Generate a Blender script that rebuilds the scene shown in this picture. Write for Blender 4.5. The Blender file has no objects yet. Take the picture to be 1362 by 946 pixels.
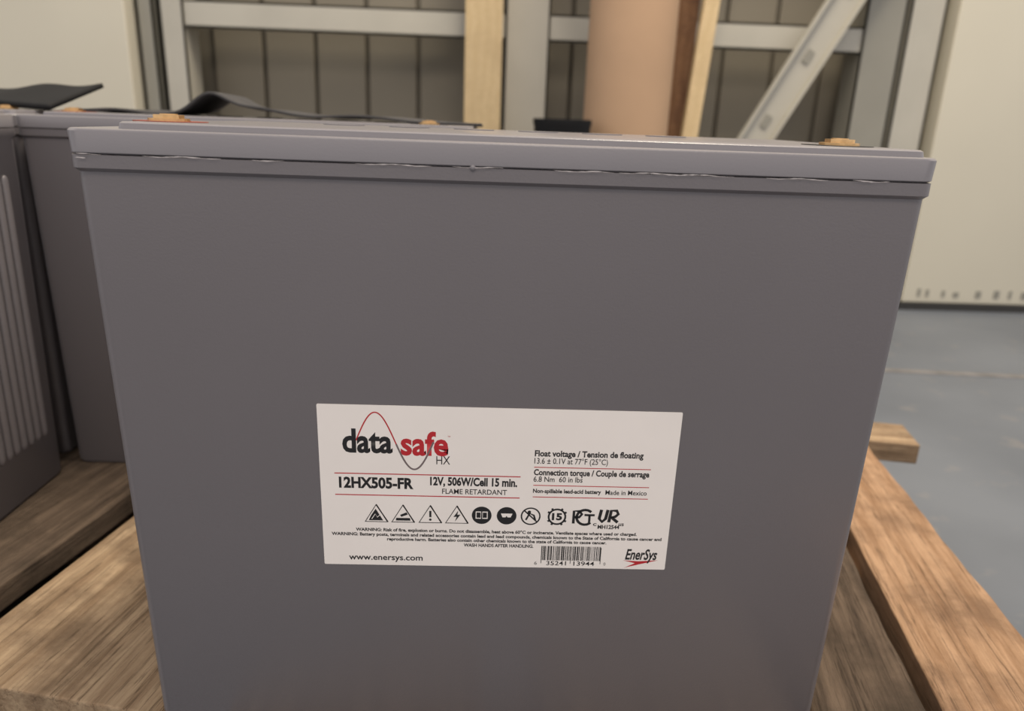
import bpy, bmesh, math, random
from mathutils import Vector, Matrix
random.seed(7)
scene=bpy.context.scene
try:
    scene.view_settings.view_transform='Standard'
    scene.view_settings.look='None'
except Exception as e: print(e)
PZ=0.122
# ------------------------------------------------------------ materials
def new_mat(name):
    m=bpy.data.materials.new(name); m.use_nodes=True
    nt=m.node_tree; b=nt.nodes['Principled BSDF']
    return m,nt,b
def plain(name,col,rough=.5,metal=0,var=.08,scale=30,bump=0.0,bscale=400,spec=.5):
    m,nt,b=new_mat(name)
    tc=nt.nodes.new('ShaderNodeTexCoord')
    n=nt.nodes.new('ShaderNodeTexNoise'); n.inputs['Scale'].default_value=scale; n.inputs['Detail'].default_value=5
    r=nt.nodes.new('ShaderNodeValToRGB')
    r.color_ramp.elements[0].position=.3; r.color_ramp.elements[1].position=.7
    r.color_ramp.elements[0].color=(col[0]*(1-var),col[1]*(1-var),col[2]*(1-var),1)
    r.color_ramp.elements[1].color=(min(1,col[0]*(1+var)),min(1,col[1]*(1+var)),min(1,col[2]*(1+var)),1)
    nt.links.new(tc.outputs['Object'],n.inputs['Vector']); nt.links.new(n.outputs['Fac'],r.inputs['Fac'])
    nt.links.new(r.outputs['Color'],b.inputs['Base Color'])
    b.inputs['Roughness'].default_value=rough; b.inputs['Metallic'].default_value=metal
    b.inputs['Specular IOR Level'].default_value=spec
    if bump>0:
        n2=nt.nodes.new('ShaderNodeTexNoise'); n2.inputs['Scale'].default_value=bscale; n2.inputs['Detail'].default_value=3
        bp=nt.nodes.new('ShaderNodeBump'); bp.inputs['Strength'].default_value=bump; bp.inputs['Distance'].default_value=.0003
        nt.links.new(tc.outputs['Object'],n2.inputs['Vector']); nt.links.new(n2.outputs['Fac'],bp.inputs['Height'])
        nt.links.new(bp.outputs['Normal'],b.inputs['Normal'])
    return m
def wood(name,c1,c2,c3,rough=.85,knots=True,wave=.12,dirt=.75,cracks=.7):
    """grain runs along object Y"""
    m,nt,b=new_mat(name); L=nt.links
    tc=nt.nodes.new('ShaderNodeTexCoord'); oi=nt.nodes.new('ShaderNodeObjectInfo')
    add=nt.nodes.new('ShaderNodeVectorMath'); add.operation='ADD'
    sc=nt.nodes.new('ShaderNodeVectorMath'); sc.operation='SCALE'; sc.inputs['Scale'].default_value=17
    comb=nt.nodes.new('ShaderNodeCombineXYZ')
    L.new(oi.outputs['Random'],comb.inputs['X']); L.new(oi.outputs['Random'],comb.inputs['Y'])
    L.new(comb.outputs[0],sc.inputs[0]); L.new(tc.outputs['Object'],add.inputs[0]); L.new(sc.outputs[0],add.inputs[1])
    mp=nt.nodes.new('ShaderNodeMapping'); mp.inputs['Scale'].default_value=(1,.06,1)
    L.new(add.outputs[0],mp.inputs['Vector'])
    n=nt.nodes.new('ShaderNodeTexNoise'); n.inputs['Scale'].default_value=240; n.inputs['Detail'].default_value=10; n.inputs['Roughness'].default_value=.78; n.inputs['Distortion'].default_value=.4
    L.new(mp.outputs[0],n.inputs['Vector'])
    n3=nt.nodes.new('ShaderNodeTexNoise'); n3.inputs['Scale'].default_value=16; n3.inputs['Detail'].default_value=9; n3.inputs['Roughness'].default_value=.65
    L.new(add.outputs[0],n3.inputs['Vector'])
    w=nt.nodes.new('ShaderNodeTexWave'); w.wave_type='BANDS'; w.bands_direction='X'
    w.inputs['Scale'].default_value=16; w.inputs['Distortion'].default_value=7; w.inputs['Detail'].default_value=4; w.inputs['Detail Scale'].default_value=.6
    L.new(mp.outputs[0],w.inputs['Vector'])
    mx=nt.nodes.new('ShaderNodeMix'); mx.inputs[0].default_value=wave
    L.new(n.outputs['Fac'],mx.inputs[2]); L.new(w.outputs['Fac'],mx.inputs[3])
    r=nt.nodes.new('ShaderNodeValToRGB'); e=r.color_ramp.elements
    e[0].position=.36; e[0].color=(*c1,1); e[1].position=.60; e[1].color=(*c2,1)
    L.new(mx.outputs[0],r.inputs['Fac'])
    r2=nt.nodes.new('ShaderNodeValToRGB'); r2.color_ramp.elements[0].position=.46; r2.color_ramp.elements[1].position=.64
    L.new(n3.outputs['Fac'],r2.inputs['Fac'])
    mc=nt.nodes.new('ShaderNodeMix'); mc.data_type='RGBA'; mc.inputs[7].default_value=(*c3,1)
    mul=nt.nodes.new('ShaderNodeMath'); mul.operation='MULTIPLY'; mul.inputs[1].default_value=dirt
    L.new(r2.outputs['Color'],mul.inputs[0]); L.new(mul.outputs[0],mc.inputs[0]); L.new(r.outputs['Color'],mc.inputs[6])
    out=mc.outputs[2]
    if cracks>0:
        mp4=nt.nodes.new('ShaderNodeMapping'); mp4.inputs['Scale'].default_value=(1,.025,1); L.new(add.outputs[0],mp4.inputs['Vector'])
        n4=nt.nodes.new('ShaderNodeTexNoise'); n4.inputs['Scale'].default_value=75; n4.inputs['Detail'].default_value=6; n4.inputs['Roughness'].default_value=.6
        L.new(mp4.outputs[0],n4.inputs['Vector'])
        r4=nt.nodes.new('ShaderNodeValToRGB'); q=r4.color_ramp.elements
        q[0].position=.488; q[0].color=(0,0,0,1); q[1].position=.512; q[1].color=(0,0,0,1)
        k=q.new(.5); k.color=(1,1,1,1)
        L.new(n4.outputs['Fac'],r4.inputs['Fac'])
        mu4=nt.nodes.new('ShaderNodeMath'); mu4.operation='MULTIPLY'; mu4.inputs[1].default_value=cracks
        L.new(r4.outputs['Color'],mu4.inputs[0])
        m4=nt.nodes.new('ShaderNodeMix'); m4.data_type='RGBA'; m4.inputs[7].default_value=(c3[0]*.45,c3[1]*.42,c3[2]*.4,1)
        L.new(mu4.outputs[0],m4.inputs[0]); L.new(out,m4.inputs[6]); out=m4.outputs[2]
    if knots:
        v=nt.nodes.new('ShaderNodeTexVoronoi'); v.inputs['Scale'].default_value=7
        mp2=nt.nodes.new('ShaderNodeMapping'); mp2.inputs['Scale'].default_value=(1,.6,1)
        L.new(add.outputs[0],mp2.inputs['Vector']); L.new(mp2.outputs[0],v.inputs['Vector'])
        r3=nt.nodes.new('ShaderNodeValToRGB'); r3.color_ramp.elements[0].position=.03; r3.color_ramp.elements[0].color=(1,1,1,1)
        r3.color_ramp.elements[1].position=.075; r3.color_ramp.elements[1].color=(0,0,0,1)
        L.new(v.outputs['Distance'],r3.inputs['Fac'])
        mk=nt.nodes.new('ShaderNodeMix'); mk.data_type='RGBA'; mk.inputs[7].default_value=(.10,.045,.02,1)
        L.new(r3.outputs['Color'],mk.inputs[0]); L.new(out,mk.inputs[6]); out=mk.outputs[2]
    L.new(out,b.inputs['Base Color']); b.inputs['Roughness'].default_value=rough
    b.inputs['Specular IOR Level'].default_value=.15
    bp=nt.nodes.new('ShaderNodeBump'); bp.inputs['Strength'].default_value=1; bp.inputs['Distance'].default_value=.0025
    L.new(n.outputs['Fac'],bp.inputs['Height']); L.new(bp.outputs['Normal'],b.inputs['Normal'])
    return m
M={}
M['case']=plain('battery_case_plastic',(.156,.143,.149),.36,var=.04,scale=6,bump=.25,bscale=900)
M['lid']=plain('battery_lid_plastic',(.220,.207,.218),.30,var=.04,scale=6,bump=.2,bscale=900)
M['flash']=plain('flash_highlight_plastic',(.50,.46,.45),.4)  # pale colour carries the highlight along the seam
M['seam']=plain('seam_shadow',(.02,.018,.018),.8)
M['brass']=plain('brass',(.74,.48,.23),.3,metal=1,var=.15,scale=300)
M['red']=plain('red_plastic',(.26,.06,.04),.5)
M['black_pl']=plain('black_plastic',(.03,.028,.026),.5)
M['label']=plain('label_paper',(.82,.765,.72),.45,var=.015,scale=40)
M['ink']=plain('ink_black',(.010,.009,.010),.5,var=.02)
M['inkred']=plain('ink_red',(.45,.015,.022),.5,var=.02)
M['inkgrey']=plain('ink_grey',(.16,.12,.12),.5,var=.02)
M['wood_new']=wood('pallet_pine',(.31,.205,.122),(.53,.385,.245),(.18,.122,.078))
M['wood_or']=wood('pallet_pine_orange',(.33,.19,.105),(.55,.35,.215),(.21,.127,.078))
M['wood_old_shaded']=wood('pallet_pine_weathered_shaded',(.080,.058,.042),(.17,.123,.088),(.055,.041,.03))  # weathered pine, with the shadow around the left batteries darkened into its colour
M['stud']=wood('pine_stud',(.60,.45,.25),(.70,.55,.34),(.58,.44,.26),knots=False,wave=.1,cracks=0)
M['plank']=wood('brown_plank',(.12,.06,.03),(.2,.11,.06),(.1,.05,.03),knots=False)
M['card']=plain('kraft_cardboard',(.44,.285,.175),.75,var=.06,scale=8)
M['cream']=plain('cream_paint',(.56,.525,.43),.55,var=.03,scale=3)
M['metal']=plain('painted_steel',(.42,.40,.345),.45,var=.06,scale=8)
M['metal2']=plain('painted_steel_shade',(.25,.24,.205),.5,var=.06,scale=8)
M['wallm']=plain('taupe_wall',(.15,.132,.10),.7,var=.08,scale=4)
M['liner']=plain('liner_sheet',(.215,.19,.145),.6,var=.06,scale=4)
M['sheet_black']=plain('black_rubber',(.012,.012,.013),.7,spec=.2)
M['sheet_grey']=plain('dark_grey_felt',(.045,.043,.044),.8,var=.2,scale=60)
M['tape']=plain('worn_floor_tape',(.185,.175,.17),.6,var=.35,scale=25)
def floor_mat():
    m,nt,b=new_mat('painted_concrete'); L=nt.links
    tc=nt.nodes.new('ShaderNodeTexCoord')
    n=nt.nodes.new('ShaderNodeTexNoise'); n.inputs['Scale'].default_value=3; n.inputs['Detail'].default_value=8
    n2=nt.nodes.new('ShaderNodeTexNoise'); n2.inputs['Scale'].default_value=22; n2.inputs['Detail'].default_value=6
    L.new(tc.outputs['Object'],n.inputs['Vector']); L.new(tc.outputs['Object'],n2.inputs['Vector'])
    r=nt.nodes.new('ShaderNodeValToRGB'); e=r.color_ramp.elements
    e[0].position=.35; e[0].color=(.115,.128,.150,1); e[1].position=.65; e[1].color=(.155,.170,.195,1)
    L.new(n.outputs['Fac'],r.inputs['Fac'])
    r2=nt.nodes.new('ShaderNodeValToRGB'); r2.color_ramp.elements[0].position=.6; r2.color_ramp.elements[1].position=.72
    L.new(n2.outputs['Fac'],r2.inputs['Fac'])
    mx=nt.nodes.new('ShaderNodeMix'); mx.data_type='RGBA'; mx.inputs[7].default_value=(.28,.25,.22,1)
    mu=nt.nodes.new('ShaderNodeMath'); mu.operation='MULTIPLY'; mu.inputs[1].default_value=.35
    L.new(r2.outputs['Color'],mu.inputs[0]); L.new(mu.outputs[0],mx.inputs[0]); L.new(r.outputs['Color'],mx.inputs[6])
    L.new(mx.outputs[2],b.inputs['Base Color']); b.inputs['Roughness'].default_value=.45
    return m
M['floor']=floor_mat()
# ------------------------------------------------------------ mesh helpers
def finish(bm,name,mat,parent=None,smooth=False,loc=(0,0,0),rot=(0,0,0)):
    bmesh.ops.recalc_face_normals(bm,faces=bm.faces)
    me=bpy.data.meshes.new(name); bm.to_mesh(me); bm.free()
    ob=bpy.data.objects.new(name,me); scene.collection.objects.link(ob)
    if isinstance(mat,(list,tuple)):
        for x in mat: me.materials.append(x)
    elif mat: me.materials.append(mat)
    ob.location=loc; ob.rotation_euler=rot
    if parent: ob.parent=parent
    if smooth:
        for p in me.polygons: p.use_smooth=True
        try: me.set_sharp_from_angle(angle=math.radians(35))
        except Exception: pass
    return ob
def empty(name,loc=(0,0,0),rot=(0,0,0)):
    e=bpy.data.objects.new(name,None); scene.collection.objects.link(e); e.location=loc; e.rotation_euler=rot; e.empty_display_size=.05
    return e
def add_box(bm,a,b,bevel=0,mi=0,seg=2):
    g=bmesh.ops.create_cube(bm,size=1)
    vs=g['verts']
    for v in vs:
        v.co=Vector([(a[i]+b[i])/2+v.co[i]*(b[i]-a[i]) for i in range(3)])
    for f in list({f for v in vs for f in v.link_faces}): f.material_index=mi
    if bevel>0:
        es=list({e for v in vs for e in v.link_edges})
        bmesh.ops.bevel(bm,geom=es,offset=bevel,segments=seg,profile=.5,affect='EDGES')
def box(name,a,b,mat,parent=None,bevel=0,loc=(0,0,0),rot=(0,0,0)):
    bm=bmesh.new(); add_box(bm,a,b,bevel); return finish(bm,name,mat,parent,loc=loc,rot=rot)
def rrect(x0,x1,y0,y1,r,n=6):
    pts=[]
    for cx,cy,a0 in ((x1-r,y1-r,0),(x0+r,y1-r,90),(x0+r,y0+r,180),(x1-r,y0+r,270)):
        for i in range(n+1):
            a=math.radians(a0+90*i/n); pts.append((cx+r*math.cos(a),cy+r*math.sin(a)))
    return pts
def loft(bm,levels,cap=True):
    rings=[]
    for z,x0,x1,y0,y1,r in levels:
        rings.append([bm.verts.new((x,y,z)) for x,y in rrect(x0,x1,y0,y1,r)])
    for a,b in zip(rings,rings[1:]):
        n=len(a)
        for i in range(n): bm.faces.new((a[i],a[(i+1)%n],b[(i+1)%n],b[i]))
    if cap: bm.faces.new(rings[0][::-1]); bm.faces.new(rings[-1])
def cyl(bm,r,z0,z1,x=0,y=0,seg=32,r2=None):
    g=bmesh.ops.create_cone(bm,cap_ends=True,segments=seg,radius1=r,radius2=r if r2 is None else r2,depth=z1-z0)
    bmesh.ops.translate(bm,verts=g['verts'],vec=(x,y,(z0+z1)/2))
    return g['verts']
# ------------------------------------------------------------ battery
BW,BD,BH=.345,.174,.288
IX,IY,DT=.0010,.003,.0031
def battery(loc,rotz=0,neg=.318):
    P=empty('lead_acid_battery',loc,(0,0,rotz))
    bm=bmesh.new()
    loft(bm,[(0,IX+DT+.002,BW-IX-DT-.002,IY+DT+.002,BD-IY-DT-.002,.005),
             (.003,IX+DT,BW-IX-DT,IY+DT,BD-IY-DT,.006),
             (BH-.0165,IX,BW-IX,IY,BD-IY,.006),
             (BH-.0150,.0,BW,.0008,BD-.0008,.006),
             (BH-.0100,.0,BW,.0008,BD-.0008,.006),
             (BH-.0097,.0014,BW-.0014,.0018,BD-.0018,.006)])
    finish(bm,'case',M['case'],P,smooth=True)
    bm=bmesh.new()
    loft(bm,[(BH-.0098,.0022,BW-.0022,.0022,BD-.0022,.005),(BH-.0090,.0022,BW-.0022,.0022,BD-.0022,.005)])
    finish(bm,'seam',M['seam'],P)
    bm=bmesh.new()
    loft(bm,[(BH-.0095,.0010,BW-.0010,.0010,BD-.0010,.006),(BH-.0090,.0003,BW-.0003,.0003,BD-.0003,.006),
             (BH-.0010,.0,BW,.0,BD,.006),(BH-.0003,.0004,BW-.0004,.0004,BD-.0004,.006),(BH,.0012,BW-.0012,.0012,BD-.0012,.005)])
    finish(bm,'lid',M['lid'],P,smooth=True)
    bm=bmesh.new()
    a,b,c,d=.018,.3415,.005,.169
    loft(bm,[(BH-.0002,a,b,c,d,.004),(BH+.0022,a+.0004,b-.0004,c+.0005,d-.0005,.004),(BH+.0028,a+.0012,b-.0012,c+.0014,d-.0014,.004)])
    for k in range(6): cyl(bm,.011,BH+.002,BH+.0033,.085+.035*k,.12,24)   # vent caps
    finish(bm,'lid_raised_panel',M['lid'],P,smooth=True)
    for nm,x,rg in (('terminal_positive',.027,'red'),('terminal_negative',neg,'black_pl')):
        bm=bmesh.new(); cyl(bm,.0150,BH+.0026,BH+.0031,x,.037); finish(bm,nm+'_ring',M[rg],P)
        bm=bmesh.new(); cyl(bm,.0084,BH+.0030,BH+.0042,x,.035,32); cyl(bm,.0062,BH+.0041,BH+.0057,x,.035,6)
        cyl(bm,.0036,BH+.0055,BH+.0061,x,.035,20); finish(bm,nm,M['brass'],P)
    for side,nm in ((-1,'end_ribs_a'),(1,'end_ribs_b')):
        bm=bmesh.new()
        for k in range(15):
            y=.024+k*.0090
            g=bmesh.ops.create_uvsphere(bm,u_segments=12,v_segments=8,radius=.0036)
            for v in g['verts']:
                v.co.z=v.co.z*1.6+(.240 if v.co.z>0 else .045)
                inset=IX+DT*(1-v.co.z/BH)
                v.co.x=v.co.x*.5+(inset if side<0 else BW-inset)
                v.co.y+=y
        finish(bm,nm,M['case'],P,smooth=True)
    return P
B1=battery((0,0,PZ))
# moulding flash slivers (irregular, tapering), pale tone paints the seam highlight
bm=bmesh.new()
def sliver(x0,x1,zc,h):
    n=max(4,int((x1-x0)/.0015)); T=[];Bt=[]
    for i in range(n+1):
        t=i/n; x=x0+(x1-x0)*t; hh=h*(.25+random.random()*.75)*(math.sin(math.pi*min(max(t,.03),.97))**.5)
        zz=zc+.00018*math.sin(x*310)+random.uniform(-.00006,.00006)
        T.append(bm.verts.new((x,-.0001,zz+hh/2))); Bt.append(bm.verts.new((x,-.0001,zz-hh/2)))
    for i in range(n): bm.faces.new((Bt[i],Bt[i+1],T[i+1],T[i]))
for (x0,x1,dz) in ((.0045,.014,.0002),(.004,.008,-.0014),(.030,.060,.0001),(.072,.084,0),(.112,.142,.0001),(.150,.170,.0002),(.19,.214,0),(.216,.262,.0001),(.275,.30,.0),(.31,.325,.0001)):
    sliver(x0,x1,BH-.0098+dz,.00055)
finish(bm,'flash_highlight',M['flash'],B1)
bm=bmesh.new(); g=bmesh.ops.create_uvsphere(bm,u_segments=10,v_segments=8,radius=.0012); bmesh.ops.translate(bm,verts=g['verts'],vec=(.158,.0006,BH-.0098))
finish(bm,'moulding_nib',M['lid'],B1,smooth=True)
# label --------------------------------------------------------
LX,LZ,LW,LH=.09127,.29725-PZ,.16216,.08177
slope=DT/(BH-.0195)
y_at=lambda z: IY+DT-slope*(z-.003)
LAB=empty('battery_label'); LAB.parent=B1
LAB.location=(LX,y_at(LZ)-.0001,LZ); LAB.rotation_euler=(math.atan(slope),0,0)
def lab_mesh(bm,name,mat,off):
    ob=finish(bm,name,mat,LAB); ob.location=(0,-off,0); return ob
bm=bmesh.new()
pts=rrect(0,LW,-LH,0,.0006,4)
f=bm.faces.new([bm.verts.new((x,0,z)) for x,z in pts])
r=bmesh.ops.extrude_face_region(bm,geom=[f]); bmesh.ops.translate(bm,verts=[v for v in r['geom'] if isinstance(v,bmesh.types.BMVert)],vec=(0,-.0002,0))
finish(bm,'label_sheet',M['label'],LAB)
inks={'ink':bmesh.new(),'inkred':bmesh.new(),'inkgrey':bmesh.new(),'label':bmesh.new()}
def text(s,x0,x1,base,h,ink='ink',bold=0,shear=0):
    cu=bpy.data.curves.new('t','FONT'); cu.body=s; cu.size=1; cu.offset=bold; cu.shear=shear; cu.resolution_u=3
    ob=bpy.data.objects.new('t',cu); scene.collection.objects.link(ob)
    bpy.context.view_layer.update()
    dg=bpy.context.evaluated_depsgraph_get()
    me=bpy.data.meshes.new_from_object(ob.evaluated_get(dg))
    xs=[v.co.x for v in me.vertices]; a,b=min(xs),max(xs)
    sx=(x1-x0)/(b-a); sy=h/.70
    for v in me.vertices:
        v.co=Vector(((x0+(v.co.x-a)*sx)/1000,0,(-base+v.co.y*sy)/1000))
    inks[ink].from_mesh(me)
    bpy.data.objects.remove(ob); bpy.data.curves.remove(cu); bpy.data.meshes.remove(me)
def poly(pts,ink='ink',lift=0):
    bm=inks[ink]; bm.faces.new([bm.verts.new((x/1000,-lift,-y/1000)) for x,y in pts])
def rect(x0,y0,x1,y1,ink='ink',lift=0): poly([(x0,y0),(x1,y0),(x1,y1),(x0,y1)],ink,lift)
def stroke(pts,w,ink='ink',lift=0):
    bm=inks[ink]; n=len(pts); A=[];B=[]
    for i,(x,y) in enumerate(pts):
        p=pts[max(i-1,0)]; q=pts[min(i+1,n-1)]
        dx,dy=q[0]-p[0],q[1]-p[1]; l=math.hypot(dx,dy) or 1
        nx,ny=-dy/l*w/2,dx/l*w/2
        A.append(bm.verts.new(((x+nx)/1000,-lift,-(y+ny)/1000))); B.append(bm.verts.new(((x-nx)/1000,-lift,-(y-ny)/1000)))
    for i in range(n-1): bm.faces.new((A[i],A[i+1],B[i+1],B[i]))
def disc(x,y,r,ink='ink',lift=0,n=28): poly([(x+r*math.cos(2*math.pi*i/n),y+r*math.sin(2*math.pi*i/n)) for i in range(n)],ink,lift)
def ring(x,y,r,w,ink='ink'): stroke([(x+r*math.cos(2*math.pi*i/32),y+r*math.sin(2*math.pi*i/32)) for i in range(33)],w,ink)
text('data',10.6,33.0,22.8,11.2,bold=.03)
text('safe',36.6,58,23.6,11.2,'inkred',bold=.03)
text('\u2122',57.6,58.8,15.2,1.2,'inkred')
text('HX',52.6,58.8,28.2,4.2)
wp=[(16.8+t/60*34.5, 17.2-13.8*math.sin(2*math.pi*t/60)) for t in range(61)]
stroke(wp[:32],.6,'inkred',.00001)
stroke(wp[31:],.8,'inkgrey',.00001)
rect(6.5,33.4,91,33.9,'inkred'); rect(6.5,44.3,91,44.8,'inkred')
text('12HX505-FR',8.4,42.2,40.8,5.2,bold=.04)
text('12V, 506W/Cell 15 min.',49.8,89.6,38.7,4.0,bold=.038)
text('FLAME RETARDANT',55.3,85,43.1,2.6,bold=.01)
text('Float voltage / Tension de floating',97,146.5,23.0,2.9,bold=.032)
text('13.6 \u00b1 0.1V at 77\u00b0F (25\u00b0C)',97,130.5,26.7,2.8,bold=.008)
rect(97,28.4,150.5,28.8,'inkred')
text('Connection torque / Couple de serrage',97,150,32.5,2.9,bold=.032)
text('6.8 Nm  60 in lbs',97,119.5,35.9,2.7,bold=.01)
rect(97,37.6,150.5,38.0,'inkred')
text('Non-spillable lead-acid battery',97,128.5,41.6,2.0,bold=.034)
text('Made in Mexico',130.5,149.7,41.9,2.4,bold=.012)
rect(97,43.6,150.5,44.0,'inkred')
cy=54
for k,x in enumerate((25,37.3,49.9,62.2)):
    T=[(x,cy-4.6),(x+5.2,cy+4.4),(x-5.2,cy+4.4),(x,cy-4.6),(x+5.2,cy+4.4)]
    stroke(T,.7)
    if k==0:
        poly([(x-.3,cy-2.4),(x+3.1,cy+3.7),(x-3.6,cy+3.7),(x-2.4,cy+1)])
        stroke([(x-2.2,cy+3),(x-.5,cy+.3),(x+.4,cy+2),(x+2,cy+.5)],.35,'label',.00002)
    if k==1:
        poly([(x-3.4,cy+3.6),(x-3.2,cy+2.2),(x+3.2,cy+2.2),(x+3.4,cy+3.6)]); poly([(x-1.4,cy+.6),(x+1.6,cy-.8),(x+2.2,cy+.4),(x-.8,cy+1.6)])
    if k==2: rect(x-.5,cy-1.8,x+.5,cy+1.5); disc(x,cy+2.8,.6)
    if k==3: poly([(x+.6,cy-2.2),(x-1.6,cy+1.2),(x-.1,cy+1.0),(x-.9,cy+3.6),(x+1.7,cy-.2),(x+.2,cy)])
disc(73.7,cy,4.6); disc(85.3,cy,4.6)
rect(70.9,cy-2,73.4,cy+1.8,'label',.00002); rect(74,cy-2,76.5,cy+1.8,'label',.00002)
rect(71.3,cy-1.5,73.2,cy+1.3,'ink',.00003); rect(74.2,cy-1.5,76.1,cy+1.3,'ink',.00003)
poly([(82.6,cy-1.2),(88,cy-1.2),(87.2,cy+.8),(85.8,cy+.8),(85.3,cy),(84.8,cy+.8),(83.4,cy+.8)],'label',.00002)
ring(96.5,cy,4.3,.7); stroke([(93.4,cy-3),(99.6,cy+3)],.7); stroke([(94.3,cy+2),(96,cy-1.5),(98,cy-.5),(98.7,cy+2)],.9); disc(95.8,cy-2.2,.8)
ring(108.8,cy,3.9,.9); text('15',106.4,111.2,cy+1.6,3.4,bold=.05)
for a in range(12):
    aa=a*math.pi/6
    if a%3: stroke([(108.8+4*math.cos(aa),cy+4*math.sin(aa)),(108.8+5*math.cos(aa),cy+5*math.sin(aa))],1)
stroke([(116.6,cy+3.4),(116.6,cy-3.2),(119.2,cy-3.2),(120.4,cy-1.6),(119.2,cy),(116.8,cy)],1.3)
stroke([(121.9+3.9*math.cos(math.radians(a)),cy+3.9*math.sin(math.radians(a))) for a in range(45,316,15)],1.3)
stroke([(121.6,cy-1.2),(126.4,cy-1.2)],1.1); stroke([(124,cy-1.2),(124,cy+3)],1.1)
stroke([(129.4,cy-4.2),(128.6,cy+.6),(130.0,cy+2.2),(131.6,cy+.6),(132.4,cy-4.2)],1.5)
stroke([(133.2,cy+2.4),(134,cy-3.8),(136.6,cy-3.8),(137.4,cy-2),(136,cy-.6),(133.9,cy-.6),(137.4,cy+2.4)],1.5)
text('MH12544',128.2,138.4,59.9,2.0,bold=.035)
text('c',125.9,127.6,cy+4.4,2.0,bold=.02); text('us',138.0,140.4,cy+4.2,2.0,bold=.02)
text('WARNING: Risk of fire, explosion or burns. Do not disassemble, heat above 60\u00b0C or incinerate. Ventilate spaces where used or charged.',15.3,147,63.4,1.6,bold=.034)
text('WARNING: Battery posts, terminals and related accessories contain lead and lead compounds, chemicals known to the State of California to cause cancer and',4,159,65.9,1.6,bold=.034)
text('reproductive harm. Batteries also contain other chemicals known to the state of California to cause cancer.',29.7,133,68.3,1.6,bold=.034)
text('WASH HANDS AFTER HANDLING.',65.6,98.5,70.9,1.7,bold=.034)
text('www.enersys.com',11.6,46.3,79.0,3.1,bold=.018)
x=102.3
while x<130.6:
    w=random.choice((.22,.3,.44,.66,.44)); rect(x,69.8,min(x+w,130.9),77.6); x+=w+random.choice((.22,.25,.4,.5))
rect(102.3,70.3,102.6,79.3); rect(116.3,70.3,116.6,79.3); rect(130.6,70.3,130.9,79.3)
text('6',99.3,100.5,80.2,1.9); text('35241',105,114.5,80.3,2.3,bold=.01); text('13944',118.0,128,80.3,2.3,bold=.01); text('0',132.4,133.4,80.0,1.7)
text('EnerSys',142.5,157.8,76.3,5.6,bold=.026,shear=.25)
poly([(141.5,76.9),(149,77.3),(158.5,76.6),(151,78.6),(142.5,81.0),(147.5,78.4)],'inkred')
for k,bm in inks.items():
    off={'ink':.00024,'inkred':.00023,'inkgrey':.00023,'label':.00024}[k]
    lab_mesh(bm,{'ink':'print_black','inkred':'print_red','inkgrey':'print_grey','label':'print_white'}[k],M[k],off)
B2=battery((-.192,.284,PZ),0,neg=.306)
B3=battery((-.532,.107,PZ),0)
B5=battery((-.545,.300,PZ),0)
# ------------------------------------------------------------ rubber sheets on the battery tops
def sheet(name,x0,x1,y0,y1,fn,mat,th=.0012,nx=70,ny=14,loc=(0,0,0),rz=0):
    bm=bmesh.new(); G=[]
    for j in range(ny+1):
        G.append([bm.verts.new((x0+(x1-x0)*i/nx,y0+(y1-y0)*j/ny,fn(i/nx,j/ny))) for i in range(nx+1)])
    for j in range(ny):
        for i in range(nx): bm.faces.new((G[j][i],G[j][i+1],G[j+1][i+1],G[j+1][i]))
    ob=finish(bm,name,mat,None,smooth=True,loc=loc,rot=(0,0,rz))
    md=ob.modifiers.new('s','SOLIDIFY'); md.thickness=th; md.offset=1
    return ob
topz=PZ+BH+.0036
def f2(u,v):
    return .0010+.0150*math.exp(-((u-.34)/.055)**2)+.0075*math.exp(-((u-.45)/.10)**2)*(1-.3*v)+.0035*math.exp(-((u-.72)/.12)**2)+.002*math.exp(-((u-.12)/.06)**2)+.0006*math.sin(u*21+v*3)
sheet('rubber_mat',-.185,.155,0,.08,f2,M['sheet_grey'],th=.0022,loc=(.0,.345,topz))
def f1(u,v):
    return .0008+v*(.012+.008*max(0,(u-.5)/.5)**2)+.0009*math.sin(u*17)+.0012*v*math.sin(u*31+1)
sheet('rubber_mat',0,.30,0,.09,f1,M['sheet_black'],th=.004,loc=(-.493,.335,topz+.0036))
# ------------------------------------------------------------ pallet
TH=math.radians(11)
PAL=empty('wooden_pallet',(.002,.008,PZ-.0003),(0,0,-TH))
def board(name,u0,u1,v0,v1,z0,z1,mat,along='v',bev=.0012,trap=None,seg=2,rough_edge=.0):
    bm=bmesh.new()
    if along=='v':
        add_box(bm,(-(u1-u0)/2,-(v1-v0)/2,z0),((u1-u0)/2,(v1-v0)/2,z1),bev,seg=seg)
        if rough_edge>0:
            for k in range(1,40):
                yy=-(v1-v0)/2+(v1-v0)*k/40
                bmesh.ops.bisect_plane(bm,geom=bm.verts[:]+bm.edges[:]+bm.faces[:],plane_co=(0,yy,0),plane_no=(0,1,0))
            ph=random.uniform(0,9)
            for v in bm.verts:
                s_=1 if v.co.x>0 else -1
                v.co.x+=rough_edge*(math.sin(v.co.y*41+ph*s_)*.6+math.sin(v.co.y*127+ph)*.4)*(.6+.4*s_)
        if trap:
            for v in bm.verts:
                t=v.co.y/(v1-v0)+.5
                if v.co.x>0: v.co.x+=trap*(.5-t)
        return finish(bm,name,mat,PAL,loc=((u0+u1)/2,(v0+v1)/2,0))
    add_box(bm,(-(v1-v0)/2,-(u1-u0)/2,z0),((v1-v0)/2,(u1-u0)/2,z1),bev)
    return finish(bm,name,mat,PAL,loc=((u0+u1)/2,(v0+v1)/2,0),rot=(0,0,math.pi/2))
VE=.52
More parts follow.
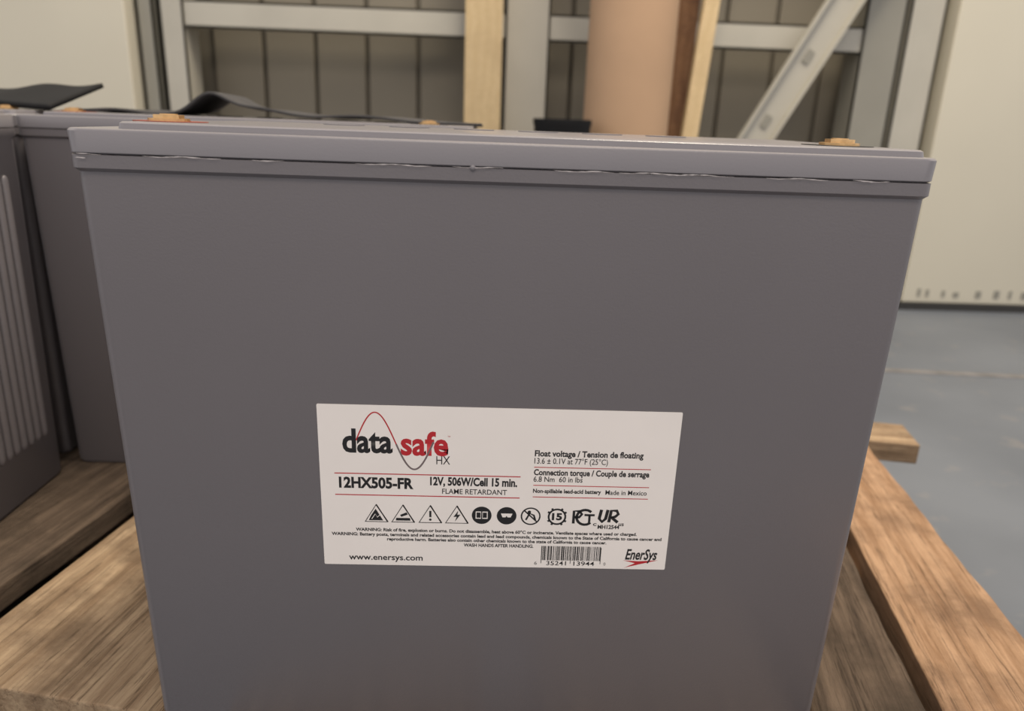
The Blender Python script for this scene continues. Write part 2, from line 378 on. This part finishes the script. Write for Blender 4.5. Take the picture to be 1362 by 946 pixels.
spec=[(-.66,-.53,'wood_old_shaded',.56),(-.505,-.33,'wood_old_shaded',.56),(-.305,-.163,'wood_old_shaded',.56),(-.138,.0,'wood_new',VE),(.035,.165,'wood_new',VE),(.195,.325,'wood_new',VE)]
for i,(a,b,mm,ve) in enumerate(spec):
    board('deck_board_%d'%(i+1),a,b,0 if i>2 else -.05,ve,-.018,0,M[mm],rough_edge=.0008)
board('deck_board_7',.336,.400,-.03,.462,-.022,-.002,M['wood_old_shaded'],bev=.006,seg=4,rough_edge=.0012)
board('deck_board_8',.407,.478,-.03,.462,-.020,0,M['wood_or'],trap=.022,rough_edge=.0012)
board('deck_end_board',.34,.52,.466,.521,-.020,.001,M['wood_new'],'u')
for i,(v,u1) in enumerate(((.02,.45),(.24,.45),(.470,.47))):
    board('stringer_%d'%(i+1),-.66,u1,v,v+.04,-.106,-.018 if i<2 else -.021,M['wood_new'],'u')
for i,(a,b) in enumerate(((-.66,-.53),(-.35,-.22),(-.04,.09),(.31,.43))):
    board('bottom_board_%d'%(i+1),a,b,0,.5,-.1215,-.106,M['wood_old_shaded'])
# ------------------------------------------------------------ room
box('floor',(-2.6,-2.5,-.05),(3.2,1.75,0),M['floor'])
WB=1.66
box('wall_back',(-2.6,WB,0),(3.2,WB+.1,2.4),M['wallm'])
bm=bmesh.new()
for k in range(13):
    x=-.52+k*.125
    add_box(bm,(x,WB-.014,0),(x+.115,WB-.001,1.6),.003)
finish(bm,'wall_liner_panel',M['liner'])
box('cream_cabinet',(-1.6,1.46,0),(-.64,1.64,1.7),M['cream'],bevel=.004)
SH=empty('steel_shelving_frame')
def post(name,x0,x1,y0,y1,z1,mat):
    bm=bmesh.new()
    add_box(bm,(x0,y0,0),(x1,y0+.004,z1)); add_box(bm,(x0,y0,0),(x0+.004,y1,z1)); add_box(bm,(x1-.004,y0,0),(x1,y1,z1))
    return finish(bm,name,mat,SH)
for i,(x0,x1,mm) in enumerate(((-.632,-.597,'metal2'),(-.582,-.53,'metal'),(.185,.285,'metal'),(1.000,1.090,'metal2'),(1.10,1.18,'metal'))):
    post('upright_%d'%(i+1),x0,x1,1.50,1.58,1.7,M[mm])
bm=bmesh.new()
for z in (.592,.22,.95):
    add_box(bm,(-.53,1.505,z),(1.0,1.51,z+.056)); add_box(bm,(-.53,1.505,z+.052),(1.0,1.58,z+.056)); add_box(bm,(-.53,1.505,z),(1.0,1.53,z+.004))
finish(bm,'shelf_rails',M['metal'],SH)
p0=Vector((.555,1.46,0.0)); p1=Vector((1.24,1.46,1.28)); L_=(p1-p0).length
bm=bmesh.new()
add_box(bm,(-.036,0,0),(.036,.004,L_)); add_box(bm,(-.036,-.014,0),(-.031,.004,L_)); add_box(bm,(.031,-.014,0),(.036,.004,L_))
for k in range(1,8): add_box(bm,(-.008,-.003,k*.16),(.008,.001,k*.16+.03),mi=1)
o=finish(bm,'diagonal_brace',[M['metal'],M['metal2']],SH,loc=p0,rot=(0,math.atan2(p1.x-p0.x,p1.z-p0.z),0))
box('timber_stud',(-.0405,-.02,0),(.0405,.02,1.8),M['stud'],loc=(.1375,1.46,0))
bm=bmesh.new()
R=.083
ang=[2*math.pi*i/48 for i in range(48)]
rings=[]
for rr,z in ((R,0),(R,1.3),(R-.006,1.3),(R-.006,0)):
    rings.append([bm.verts.new((rr*math.cos(a),rr*math.sin(a),z)) for a in ang])
for a in range(4):
    p,q=rings[a],rings[(a+1)%4]
    for i in range(48): bm.faces.new((p[i],p[(i+1)%48],q[(i+1)%48],q[i]))
finish(bm,'cardboard_tube',M['card'],smooth=True,loc=(.424,1.22,0))
bm=bmesh.new(); add_box(bm,(-.034,-.012,0),(.034,.012,1.3),.001); finish(bm,'leaning_plank',M['plank'],loc=(.524,1.33,0.004),rot=(math.radians(-5),math.radians(3.6),math.radians(10)))
bm=bmesh.new(); add_box(bm,(-.016,-.01,0),(.016,.01,1.3),.001); finish(bm,'leaning_batten',M['stud'],loc=(.540,1.27,0.004),rot=(math.radians(-5),math.radians(5),0))
bm=bmesh.new()
loft(bm,[(0,-.045,.045,-.045,.045,.02),(.41,-.050,.050,-.050,.050,.025),(.415,-.052,.052,-.052,.052,.028),(.424,-.052,.052,-.052,.052,.028),(.424,-.046,.046,-.046,.046,.02),(.02,-.040,.040,-.040,.040,.02)],cap=True)
finish(bm,'black_plastic_bin',M['sheet_black'],smooth=True,loc=(.290,1.12,0))
PY=1.48
box('wall_panel_right',(1.20,PY,.018),(3.0,PY+.08,2.2),M['cream'],bevel=.003)
box('baseboard_right',(1.19,PY-.006,0),(3.0,PY+.06,.018),M['black_pl'])
bm=bmesh.new(); xx=1.235
while xx<2.1:
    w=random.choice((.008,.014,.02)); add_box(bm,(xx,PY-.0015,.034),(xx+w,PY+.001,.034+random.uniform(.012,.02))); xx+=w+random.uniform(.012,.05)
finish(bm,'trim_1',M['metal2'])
box('floor_marking_tape',(.80,1.03,.0),(2.6,1.05,.0012),M['tape'],rot=(0,0,math.radians(-4)))
# ------------------------------------------------------------ lights / world
w=bpy.data.worlds.new('world'); scene.world=w; w.use_nodes=True
w.node_tree.nodes['Background'].inputs['Color'].default_value=(.99,.96,.97,1)
w.node_tree.nodes['Background'].inputs['Strength'].default_value=.84
def area(name,loc,size,power,col,target):
    l=bpy.data.lights.new(name,'AREA'); l.shape='RECTANGLE'; l.size=size[0]; l.size_y=size[1]; l.energy=power; l.color=col
    o=bpy.data.objects.new(name,l); scene.collection.objects.link(o); o.location=loc
    d=Vector(target)-Vector(loc); o.rotation_euler=d.to_track_quat('-Z','Y').to_euler(); return o
area('sheen_fill_light',(.6,.6,2.4),(1.2,.3),54,(1,.88,.70),(.4,.7,0))
area('sheen_fill_light',(.25,-1.3,2.0),(1.2,.5),15,(1,.86,.72),(.2,0,.3))  # added lamp behind the camera, for a warm sheen on the battery front
# ------------------------------------------------------------ camera
C=Vector((.16614,-.29836,.41852)); yaw,pitch,roll,F=.03360,.30955,.03692,.97755
f=Vector((math.sin(yaw)*math.cos(pitch),math.cos(yaw)*math.cos(pitch),-math.sin(pitch)))
r=Vector((math.cos(yaw),-math.sin(yaw),0)); u=r.cross(f)
c,s=math.cos(roll),math.sin(roll)
r2=c*r+s*u; u2=-s*r+c*u
cam=bpy.data.cameras.new('camera'); co=bpy.data.objects.new('camera',cam); scene.collection.objects.link(co)
m=Matrix((r2,u2,-f)).transposed().to_4x4(); m.translation=C; co.matrix_world=m
cam.sensor_width=36; cam.lens=F*1000/1362*36; cam.clip_start=.01
cam.dof.use_dof=True; cam.dof.focus_distance=.33; cam.dof.aperture_fstop=9
scene.camera=co
